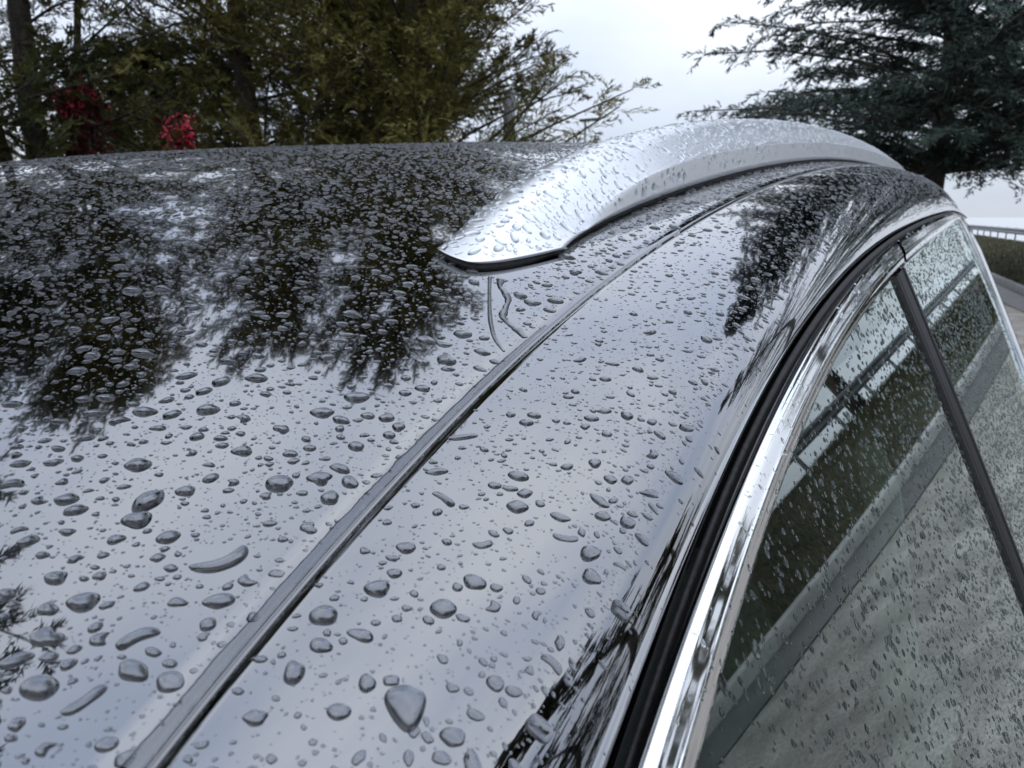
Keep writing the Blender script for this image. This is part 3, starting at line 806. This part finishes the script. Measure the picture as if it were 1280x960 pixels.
# grey post and far lamp post
px, py = polar(637, 9.6)
pr_ = empty('utility_post', (px, py, 0)); tag(pr_, 'weathered grey timber post half hidden in the right edge of the cypress', 'post')
M['post'] = bump(noise_col(mat('weathered_timber', rough=0.85), (0.20, 0.20, 0.21), (0.33, 0.33, 0.35), 9), 60, 0.5, 0.004)
MB().tube([(px, py, 0), (px, py, 1.8), (px, py, 3.05)], [0.085, 0.078, 0.072], 12).build('shaft', M['post'], pr_, smooth=True)
MB().tube([(px, py, 3.05), (px, py, 3.09)], [0.085, 0.06], 12).build('cap', M['galv'], pr_)
lx, ly = polar(727, 46)
lr = empty('lamp_post', (lx, ly, 0)); tag(lr, 'tiny distant street lamp standing against the sky left of the rail', 'lamp post')
MB().tube([(lx, ly, 0), (lx, ly, 3), (lx, ly, 7.0)], [0.10, 0.08, 0.06], 10).build('pole', M['galv'], lr)
MB().box((lx+0.25, ly, 7.05), (1.1, 0.35, 0.14)).build('lamp_head', M['darkp'], lr)

# ------------------------------------------------------------------ rain water
def drop_mesh(name, seed, kind='d', bend=0.0, seg=24, rings=(0.30, 0.55, 0.75, 0.88, 0.96, 1.0), rough=1.0, water=None):
    """unit drop: outline of radius about 1 in xy, height 1"""
    r = np.random.default_rng(seed)
    ph = np.linspace(0, 2*np.pi, seg, endpoint=False)
    out = np.ones(seg)
    for k, a in ((2, 0.10), (3, 0.09), (4, 0.05), (5, 0.03)):
        out += rough*a*r.normal(0, 0.75)*np.cos(k*ph+r.uniform(0, 6.28))
    if kind == 'bent':
        out = (np.abs(np.cos(ph))**2.5+np.abs(np.sin(ph))**2.5)**(-1/2.5)*(1+0.06*np.cos(ph+r.uniform(0, 6.28)))
    if kind == 'teardrop':
        out = 1+0.10*np.cos(ph*2)+0.32*np.exp(-((np.mod(ph, 2*np.pi)-np.pi)/0.35)**2)-0.06*np.cos(ph*3)
    X, Y, Z = [0.0], [0.0], [1.0]
    cx, cy = r.normal(0, 0.10, 2)
    for q in rings:
        X += list(out*np.cos(ph)*q+cx*(1-q)); Y += list(out*np.sin(ph)*q+cy*(1-q)); Z += [(1-q**2.5)**0.88]*seg
    X += list(out*np.cos(ph)*0.995); Y += list(out*np.sin(ph)*0.995); Z += [-0.06]*seg
    X, Y, Z = map(np.array, (X, Y, Z))
    X[0] = cx; Y[0] = cy
    if kind == 'bent':
        Y = Y*(0.72+0.34*np.abs(X)**1.5)+bend*(X**2-0.3)*0.9
    F = [[0, 1+j, 1+(j+1) % seg] for j in range(seg)]
    for i in range(len(rings)):
        for j in range(seg):
            F.append([1+i*seg+j, 1+(i+1)*seg+j, 1+(i+1)*seg+(j+1) % seg, 1+i*seg+(j+1) % seg])
    me = mesh_np(name, np.stack([X, Y, Z], 1), F, True)
    me.materials.append(water or M['water_paint'])
    return me

HI = [drop_mesh('water_drop', 100+i, 'bent' if i % 11 == 10 else 'd', random.uniform(-0.6, 0.6)) for i in range(22)]
LOW = [drop_mesh('droplet', 200+i, 'd', random.uniform(-0.5, 0.5), seg=12, rings=(0.5, 0.8, 0.95, 1.0)) for i in range(12)]
def shape_set(tag_, water):
    c = bpy.data.collections.new('droplet_shapes_'+tag_)
    for i, me in enumerate(LOW):
        m2 = me.copy(); m2.materials.clear(); m2.materials.append(water)
        c.objects.link(bpy.data.objects.new('droplet_shape_%s_%02d' % (tag_, i), m2))
    return c
SETS = {'paint': shape_set('paint', M['water_paint']), 'clear': shape_set('clear', M['water'])}
HIC = []
for me in HI:
    m2 = me.copy(); m2.materials.clear(); m2.materials.append(M['water']); HIC.append(m2)

def num_normal(fun, a, b, e=5e-4):
    pa = fun(a+e, b)-fun(a-e, b); pb = fun(a, b+e)-fun(a, b-e)
    return unit(pa), unit(pb), unit(np.cross(pa, pb))

CAMP = np.zeros(3)
_p = math.atan(210/931.0); _t = R(32.6)
FW = np.array([-math.sin(_t)*math.cos(_p), math.cos(_t)*math.cos(_p), -math.sin(_p)]); RT = np.array([math.cos(_t), math.sin(_t), 0]); UP = np.cross(RT, FW)
def in_view(P):
    z = P@FW; u = 640+931*(P@RT)/z; v = 480-931*(P@UP)/z
    return (z > 0) & (u > 2) & (u < 1278) & (v > 2) & (v < 958)

def throw(P, rad, cell, keep=1.06, pre=None):
    """dart throwing in order: keep a drop only where it does not touch one already lying there"""
    gridd = {}; ok = []
    def key(p): return (int(p[0]//cell), int(p[1]//cell), int(p[2]//cell))
    def put(p, r_): gridd.setdefault(key(p), []).append((p[0], p[1], p[2], r_))
    if pre is not None:
        for p, r_ in pre: put(p, r_)
    for i in range(len(P)):
        p = P[i]; r_ = rad[i]; k = key(p); hit = False
        for dx in (-1, 0, 1):
            for dy in (-1, 0, 1):
                for dz in (-1, 0, 1):
                    for q in gridd.get((k[0]+dx, k[1]+dy, k[2]+dz), ()):
                        if (p[0]-q[0])**2+(p[1]-q[1])**2+(p[2]-q[2])**2 < (keep*(r_+q[3]))**2: hit = True; break
                    if hit: break
                if hit: break
            if hit: break
        if not hit: put(p, r_); ok.append(i)
    return np.array(ok, int)

def euler_from(tx, nz_):
    tx = unit(tx-nz_*np.sum(tx*nz_, -1, keepdims=True)); ty = np.cross(nz_, tx)
    # rotation matrix columns tx, ty, nz -> XYZ euler
    m00, m10, m20 = tx[:, 0], tx[:, 1], tx[:, 2]; m21 = ty[:, 2]; m22 = nz_[:, 2]
    return np.stack([np.arctan2(m21, m22), np.arcsin(np.clip(-m20, -1, 1)), np.arctan2(m10, m00)], -1), tx, ty

def scatter(fun, ra, rb, area, classes, near, far_keep, fall=0.0, pre=None, valid=None, shrink=None, stretch=(1.0, 1.5), hfac=(0.24, 0.38)):
    """sizes in metres; classes = [(rmin, rmax, per square metre, max distance)]"""
    Pl, Rl, Al, Bl = [], [], [], []
    for r0, r1, dens, dmax in classes:
        n = int(area*dens)
        a = rng.uniform(*ra, n); b = rng.uniform(*rb, n)
        rd_ = r0*(r1/r0)**(rng.random(n)**1.2)
        P = fun(a, b); d = np.linalg.norm(P, axis=1)
        k = (d < dmax) if dmax else np.ones(n, bool)
        if valid is not None: k &= valid(a, b, P)
        o = np.argsort(-rd_[k])
        Pl.append(P[k][o]); Rl.append(rd_[k][o]); Al.append(a[k][o]); Bl.append(b[k][o])
    P = np.concatenate(Pl); rad = np.concatenate(Rl); a = np.concatenate(Al); b = np.concatenate(Bl)
    if shrink is not None: rad = rad*shrink(a, b)
    ok = throw(P, rad, 0.0115, 1.04, pre)
    P, rad, a, b = P[ok], rad[ok], a[ok], b[ok]
    ta, tb, n = num_normal(fun, a, b)
    n = np.where((np.sum(n*(-P), 1) < 0)[:, None], -n, n) if False else n
    flipm = n[:, 2] < 0
    n[flipm] *= -1
    down = np.array([0, 0, -1.0])-n*(-n[:, 2:3]); slope = np.linalg.norm(down, axis=1)
    ang = rng.uniform(0, 2*np.pi, len(P))
    rand = ta*np.cos(ang)[:, None]+np.cross(n, ta)*np.sin(ang)[:, None]
    wgt = np.clip((slope-0.25)/0.4, 0, 1)[:, None]*fall
    tx = unit(rand*(1-wgt)+unit(down)*wgt*np.sign(np.sum(rand*down, 1, keepdims=True)+1e-9))
    rot, tx, ty = euler_from(tx, n)
    el = rng.uniform(*stretch, len(P))*(1+0.55*wgt[:, 0]*rng.random(len(P)))
    sx = rad*np.sqrt(el); sy = rad/np.sqrt(el)
    h = np.minimum(rad*rng.uniform(*hfac, len(P)), 0.0013)
    return dict(P=P, n=n, rot=rot, tx=tx, ty=ty, S=np.stack([sx, sy, h], 1), rad=rad)

def points_object(name, D, label, wk='paint'):
    me = bpy.data.meshes.new(name)
    me.vertices.add(len(D['P'])); me.vertices.foreach_set("co", (D['P']+OFF).astype(np.float32).ravel())
    for nm, arr in (('rot', D['rot']), ('scl', D['S'])):
        at = me.attributes.new(nm, 'FLOAT_VECTOR', 'POINT'); at.data.foreach_set('vector', arr.astype(np.float32).ravel())
    at = me.attributes.new('vid', 'INT', 'POINT'); at.data.foreach_set('value', rng.integers(0, len(LOW), len(D['P'])).astype(np.int32))
    me.update()
    o = bpy.data.objects.new(name, me); COL.objects.link(o)
    me.materials.append(M['water_paint'] if wk == 'paint' else M['water'])
    md = o.modifiers.new('droplets', 'NODES'); md.node_group = GNS[wk]
    tag(o, label, 'rain drops', kind='stuff')
    return o

def make_gn(col_):
    GN = bpy.data.node_groups.new('droplets', 'GeometryNodeTree')
    GN.interface.new_socket('Geometry', in_out='INPUT', socket_type='NodeSocketGeometry')
    GN.interface.new_socket('Geometry', in_out='OUTPUT', socket_type='NodeSocketGeometry')
    gi = GN.nodes.new('NodeGroupInput'); go = GN.nodes.new('NodeGroupOutput')
    ip = GN.nodes.new('GeometryNodeInstanceOnPoints'); ci = GN.nodes.new('GeometryNodeCollectionInfo')
    ci.inputs['Collection'].default_value = col_
    ci.inputs['Separate Children'].default_value = True; ci.inputs['Reset Children'].default_value = True
    def named(nm, tp):
        n = GN.nodes.new('GeometryNodeInputNamedAttribute'); n.data_type = tp; n.inputs['Name'].default_value = nm
        return n.outputs['Attribute']
    GN.links.new(gi.outputs[0], ip.inputs['Points']); GN.links.new(ci.outputs[0], ip.inputs['Instance'])
    ip.inputs['Pick Instance'].default_value = True
    GN.links.new(named('vid', 'INT'), ip.inputs['Instance Index'])
    er = GN.nodes.new('FunctionNodeEulerToRotation'); GN.links.new(named('rot', 'FLOAT_VECTOR'), er.inputs[0])
    GN.links.new(er.outputs[0], ip.inputs['Rotation']); GN.links.new(named('scl', 'FLOAT_VECTOR'), ip.inputs['Scale'])
    GN.links.new(ip.outputs[0], go.inputs[0])
    return GN
GNS = {k: make_gn(c) for k, c in SETS.items()}

NOTABLE = [
    ('side', 0.0789, 0.3077, -0.681, 0.679, 0.273, 3.59, 3.67, 'teardrop', 0),
    ('roof', -0.1195, 0.0821, 0.230, 0.972, 0.042, 5.83, 4.08, 'bent', 1.1),
    ('roof', -0.1072, 0.0488, -0.122, 0.989, 0.083, 3.54, 2.40, 'bent', 0.25),
    ('roof', -0.1133, 0.0605, 0.120, 0.992, 0.047, 3.48, 3.12, 'bent', -0.45),
    ('roof', -0.1420, 0.0791, 0.402, 0.916, 0.013, 2.92, 3.50, 'd', 0),
    ('roof', -0.1321, 0.1074, 0.322, 0.946, 0.042, 3.30, 3.76, 'd', 0),
    ('side', 0.0837, 0.0669, 0.774, 0.629, -0.075, 2.59, 3.60, 'd', 0),
    ('side', 0.0951, 0.1204, 0.856, 0.507, -0.102, 2.41, 2.52, 'd', 0),
    ('side', 0.1089, 0.2910, 0.680, 0.730, -0.064, 2.23, 2.94, 'd', 0),
    ('side', 0.0992, 0.2642, 0.964, 0.165, -0.211, 2.47, 3.02, 'd', 0),
    ('side', 0.1520, 0.0468, 0.611, 0.791, 0.029, 4.11, 2.70, 'bent', 0.2),
    ('side', 0.1268, 0.1104, 0.954, -0.221, -0.201, 3.69, 2.23, 'bent', -0.4),
    ('side', 0.1350, 0.2742, 0.971, 0.166, -0.172, 2.45, 3.44, 'd', 0),
    ('side', 0.1333, 0.4381, 0.807, 0.571, -0.150, 2.85, 2.26, 'bent', 0.5),
    ('side', 0.0707, 0.2040, -0.324, 0.932, 0.163, 1.74, 2.12, 'd', 0),
    ('side', 0.0618, 0.0836, -0.648, 0.737, 0.189, 1.65, 1.77, 'd', 0),
    ('roof', -0.1014, 0.0587, 0.056, 0.997, 0.053, 2.20, 2.69, 'd', 0),
    ('roof', -0.1271, 0.0596, -0.333, 0.931, 0.147, 2.60, 2.76, 'd', 0),
    ('roof', -0.1309, 0.1312, 0.704, 0.706, -0.068, 2.19, 3.78, 'd', 0),
    ('side', 0.1455, 0.2274, 0.976, 0.151, -0.155, 2.69, 2.15, 'd', 0),
    ('roof', -0.1601, 0.0909, 0.240, 0.969, 0.060, 2.87, 4.20, 'd', 0),
    ('roof', -0.1486, 0.1106, 0.488, 0.873, 0.001, 2.39, 3.20, 'd', 0),
    ('roof', -0.1273, 0.1153, 0.592, 0.805, -0.036, 2.74, 2.84, 'd', 0),
    ('roof', -0.1707, 0.1174, 0.655, 0.755, -0.036, 2.96, 3.11, 'd', 0),
    ('side', 0.0927, 0.4615, 0.811, 0.505, -0.295, 1.61, 1.77, 'd', 0),
    ('roof', -0.1141, 0.0456, -0.159, 0.981, 0.107, 2.63, 2.97, 'd', 0),
    ('roof', -0.1363, 0.0598, 0.168, 0.984, 0.055, 1.97, 2.66, 'd', 0),
    ('roof', -0.1440, 0.0917, 0.589, 0.807, -0.038, 2.10, 2.27, 'd', 0),
    ('roof', -0.1487, 0.1369, 0.710, 0.702, -0.056, 3.16, 2.83, 'd', 0),
    ('side', 0.1976, 0.6288, -0.489, 0.798, 0.353, 2.04, 3.69, 'd', 0),
    ('side', 0.1260, 0.7224, 0.705, 0.173, -0.687, 2.35, 2.39, 'd', 0),
    ('side', 0.1276, 0.5686, 0.874, -0.178, -0.453, 2.29, 2.05, 'd', 0),
]
def roof_fun(x, y): return roof_P(y, x)
def mat4(P, tx, ty, n, S):
    m = Matrix.Identity(4)
    for c, (v, s_) in enumerate(((tx, S[0]), (ty, S[1]), (n, S[2]))):
        for r_ in range(3): m[r_][c] = float(v[r_]*s_)
    for r_ in range(3): m[r_][3] = float(P[r_]+OFF[r_])
    return m
LAB = {'roof': 'clear rain drop beaded on the dark roof panel between its edge and the roof joint',
       'side': 'clear rain drop beaded on the dark panel between roof joint and door seal',
       'rail': 'clear rain drop on the silver roof rail',
       'chrome': 'clear rain drop on the bright chrome window trim',
       'glass': 'clear rain drop on the outside of the front side window'}
GRP = {'roof': 'rain drops on the roof panel', 'side': 'rain drops on the cantrail panel', 'rail': 'rain drops on the roof rail',
       'chrome': 'rain drops on the chrome trim', 'glass': 'rain drops on the side window'}
def place_drop(me, surf, P, tx, ty, n, S, label=None):
    o = bpy.data.objects.new('water_drop', me); COL.objects.link(o)
    o.matrix_world = mat4(P, tx, ty, n, S)
    tag(o, label or LAB[surf], 'water drop', GRP[surf])
    return o
pre = {'roof': [], 'side': []}
SPECIAL = {0: 'largest rain drop, round with a pointed lower end, low on the panel beside the joint',
           1: 'curved two-lobed rain drop, the most bent one left of the roof joint',
           2: 'long slanting rain drop near the lower left corner of the roof',
           3: 'bean-shaped rain drop above the long slanting drop at the lower left',
           10: 'flat elongated rain drop with a thin tail just right of the roof joint',
           11: 'bent sausage-shaped rain drop on the panel right of the roof joint'}
n_single = 0
for k, (sf, a, b, dx, dy, dz, hl, hw, kind, bend) in enumerate(NOTABLE):
    A, B = np.array([a]), np.array([b])
    fun = roof_fun if sf == 'roof' else side_P
    P = fun(A, B); _, _, n = num_normal(fun, A, B)
    if n[0, 2] < 0: n = -n
    rot, tx, ty = euler_from(np.array([[dx, dy, dz]]), n)
    hl *= 0.001; hw *= 0.001
    hw = min(hw, hl*1.05) if kind == 'd' else hw
    if kind == 'bent': hw *= 0.62
    me = drop_mesh('water_drop', 500+k, kind, bend, seg=40, rings=(0.2, 0.4, 0.58, 0.72, 0.83, 0.91, 0.965, 1.0), rough=0.8)
    place_drop(me, sf, P[0], tx[0], ty[0], n[0], (hl, hw, min(0.36*min(hl, hw), 0.0014)), SPECIAL.get(k))
    n_single += 1
    rr_ = max(hl, hw)
    pre[sf].append((P[0], rr_*0.95))

# water lying along the roof joint and running down from the rail nose, plus a reflection shaped as water
def water_ribbon(name, pts, wid, hgt, fun, label, n=160, seed=0, jig=0.28):
    r = np.random.default_rng(seed)
    c = cr_spline(pts, n)
    t = np.gradient(c, axis=0); t = unit(t); s_ = np.stack([-t[:, 1], t[:, 0]], 1)
    ww = np.interp(np.linspace(0, 1, n), np.linspace(0, 1, len(wid)), wid)
    ns = np.convolve(r.normal(0, 1, n+20), np.ones(7)/7, 'same')[10:n+10]*0.9
    nsl = np.convolve(r.normal(0, 1, n+20), np.ones(7)/7, 'same')[10:n+10]*0.9
    prof_ = np.array([(-1, -0.15), (-0.97, 0.25), (-0.85, 0.62), (-0.6, 0.9), (-0.2, 1.0), (0.2, 1.0), (0.6, 0.9), (0.85, 0.62), (0.97, 0.25), (1, -0.15)])
    rows = []
    for u, h in prof_:
        wv = ww*(1+jig*(ns if u < 0 else nsl))
        q = c+s_*(wv*u)[:, None]
        P = fun(q[:, 0], q[:, 1]); P[:, 2] += h*hgt*np.clip(ww/max(wid), 0.4, 1)
        rows.append(P)
    P = np.stack(rows, 1)
    o = grid(name, W(P), M['water_paint'])
    return tag(o, label, 'water')
water_ribbon('roof_streak', [(-0.1765, 0.2590), (-0.1712, 0.2508), (-0.1611, 0.2359), (-0.1518, 0.2228), (-0.1422, 0.2115), (-0.1347, 0.2057)], [0.0009, 0.0008, 0.0008, 0.0009, 0.0008, 0.0005], 0.0005, roof_fun,  # smooth ribbon added in the shape of a dark wire-like reflection
             'thin smooth dark reflection line below the rail nose, shaped as a water ribbon', seed=3, jig=0.06)
water_ribbon('roof_streak', [(-0.1720, 0.2600), (-0.1675, 0.2530), (-0.163, 0.2495), (-0.1579, 0.244), (-0.1537, 0.2353), (-0.1501, 0.2287), (-0.1443, 0.2251), (-0.14, 0.2231), (-0.1353, 0.2199)],
             [0.0018, 0.0011, 0.0017, 0.0010, 0.0016, 0.0010, 0.0019, 0.0010], 0.0006, roof_fun, 'zigzag beaded trickle of water beside the smooth line below the rail nose', seed=4)
yj = np.linspace(0.0, 0.235, 24)
water_ribbon('roof_streak', np.stack([-aD(yj)-WM-0.0008, yj], 1), [0.0015, 0.0016, 0.0012, 0.0015, 0.0012, 0.0010, 0.0005], 0.0004, roof_fun,
             'long band of water lying along the left edge of the roof joint', n=320, seed=5)

def rail_fun(q, w): return rail_P(q, w)
jt = np.arange(len(Tt))
def chrome_fun(s_, f):
    i = np.interp(s_, yt, np.arange(len(yt))); i0 = np.clip(i.astype(int), 0, len(yt)-2); u = (i-i0)[:, None]
    P = CHS[i0]*(1-u[..., None])+CHS[i0+1]*u[..., None]
    g = np.interp(f, [c[0] for c in CH[1:16]], np.arange(15)); g0 = np.clip(g.astype(int), 0, 13); v = (g-g0)[:, None]
    k = np.arange(len(f))
    return P[k, g0]*(1-v)+P[k, g0+1]*v
CHS = section(TP, GP, CH)[:len(Tt), 1:16]
def glass_fun(y, z): return glass_surf(y, z)

roof_valid = lambda a, b, P: (a < -aD(b)-WM-0.0012) & ~((a < -0.1845+0.0155*np.exp(-np.maximum(b-0.30, 0)/0.07)) & (a > -0.246+0.035*np.exp(-np.maximum(b-0.25, 0)/0.10)) & (b > 0.262) & (b < 2.08))
mm2 = 1.0
rivers = [(roof_fun(np.array([x]), np.array([y]))[0], 0.002) for x, y in cr_spline([(-0.1712, 0.2508), (-0.1518, 0.2228), (-0.1347, 0.2057)], 14).tolist()+cr_spline([(-0.168, 0.2519), (-0.1537, 0.2353), (-0.1353, 0.2199)], 14).tolist()]
rivers += [(roof_fun(np.array([x]), np.array([y]))[0], 0.0020) for x, y in zip((-aD(yj)-WM-0.0008).tolist(), yj.tolist())]
DR = {}
DR['roof'] = scatter(roof_fun, (XC-0.12, -0.05), (-0.10, 2.35), 0.75*2.45,
    [(0.0025, 0.0037, 1300, None), (0.0013, 0.0025, 15000, None), (0.0006, 0.0013, 48000, 1.1), (0.00028, 0.0006, 95000, 0.60), (0.00013, 0.00028, 220000, 0.32)], 0, 0,
    fall=0.3, pre=pre['roof']+rivers, valid=roof_valid)
DR['side'] = scatter(side_P, (-0.05, 2.3), (0.02, 0.93), 2.35*0.085,
    [(0.0022, 0.0029, 700, None), (0.0012, 0.0022, 9000, None), (0.0006, 0.0012, 32000, 1.6), (0.00028, 0.0006, 75000, 0.6), (0.00013, 0.00028, 170000, 0.30)], 0, 0,
    fall=0.85, pre=pre['side'], valid=lambda a, b, P: (b < 0.70) | (rng.random(len(a)) < 0.16) | (a > 0.55),
    shrink=lambda a, b: np.interp(b, [0.66, 0.88], [1.0, 0.45]), stretch=(1.0, 1.7))
DR['rail'] = scatter(rail_fun, (0.002, 0.985), (0.03, 0.97), 1.8*0.075,
    [(0.0020, 0.0033, 5000, None), (0.0010, 0.0020, 22000, None), (0.0004, 0.0010, 34000, 0.9)], 0, 0, fall=0.7, stretch=(1.0, 2.2), hfac=(0.34, 0.48))
DR['chrome'] = scatter(chrome_fun, (0.02, 1.9), (0.04, 0.92), 1.9*0.014,
    [(0.0009, 0.0015, 3000, None), (0.0004, 0.0009, 14000, 1.2), (0.0002, 0.0004, 30000, 0.5)], 0, 0, fall=0.7, stretch=(1.0, 1.9))
gz = lambda a, b, P: b < zG(a)-0.004
DR['glass'] = scatter(glass_fun, (0.05, 2.2), (-0.44, -0.02), 2.15*0.46,
    [(0.0013, 0.0021, 1500, None), (0.0007, 0.0013, 16000, 1.7), (0.00035, 0.0007, 26000, 0.9)], 0, 0, fall=0.75,
    valid=lambda a, b, P: gz(a, b, P) & ~((a-0.03*np.clip((b+0.04)/-0.41, 0, 1) > 0.600) & (a-0.03*np.clip((b+0.04)/-0.41, 0, 1) < 0.668)) & (a < np.interp(b, GR[::-1, 1], GR[::-1, 0])-0.02), stretch=(1.0, 2.2), hfac=(0.36, 0.58))

# the 300 drops that show largest are things of their own; the rest is one mass for each surface
score = []
for sf, D in DR.items():
    dist = np.linalg.norm(D['P'], axis=1); cosv = np.abs(np.sum(D['n']*(-D['P']/dist[:, None]), 1))
    px_ = (D['rad']*931/dist)**2*np.maximum(cosv, 0.05)
    px_[~in_view(D['P'])] = 0
    D['px'] = px_
    score += [(v, sf, i) for i, v in enumerate(px_) if v > 4]
score.sort(reverse=True)
single = {k: set() for k in DR}
for v, sf, i in score[:300-n_single]:
    single[sf].add(i)
SL_ = {'roof': 'dense mass of small rain drops covering the whole dark roof panel', 'side': 'mass of small rain drops on the panel between roof joint and door seal',
       'rail': 'mass of small rain drops on the silver roof rail', 'chrome': 'tiny rain drops scattered over the chrome window trim', 'glass': 'many small rain drops on the side windows'}
for sf, D in DR.items():
    for i in sorted(single[sf]):
        place_drop((HI if sf in ('roof', 'side') else HIC)[int(rng.integers(0, len(HI)))], sf, D['P'][i], D['tx'][i], D['ty'][i], D['n'][i], D['S'][i])
    k = np.array([i for i in range(len(D['P'])) if i not in single[sf]], int)
    points_object('rain_drops', {q: D[q][k] for q in ('P', 'rot', 'S')}, SL_[sf], 'paint' if sf in ('roof', 'side') else 'clear')
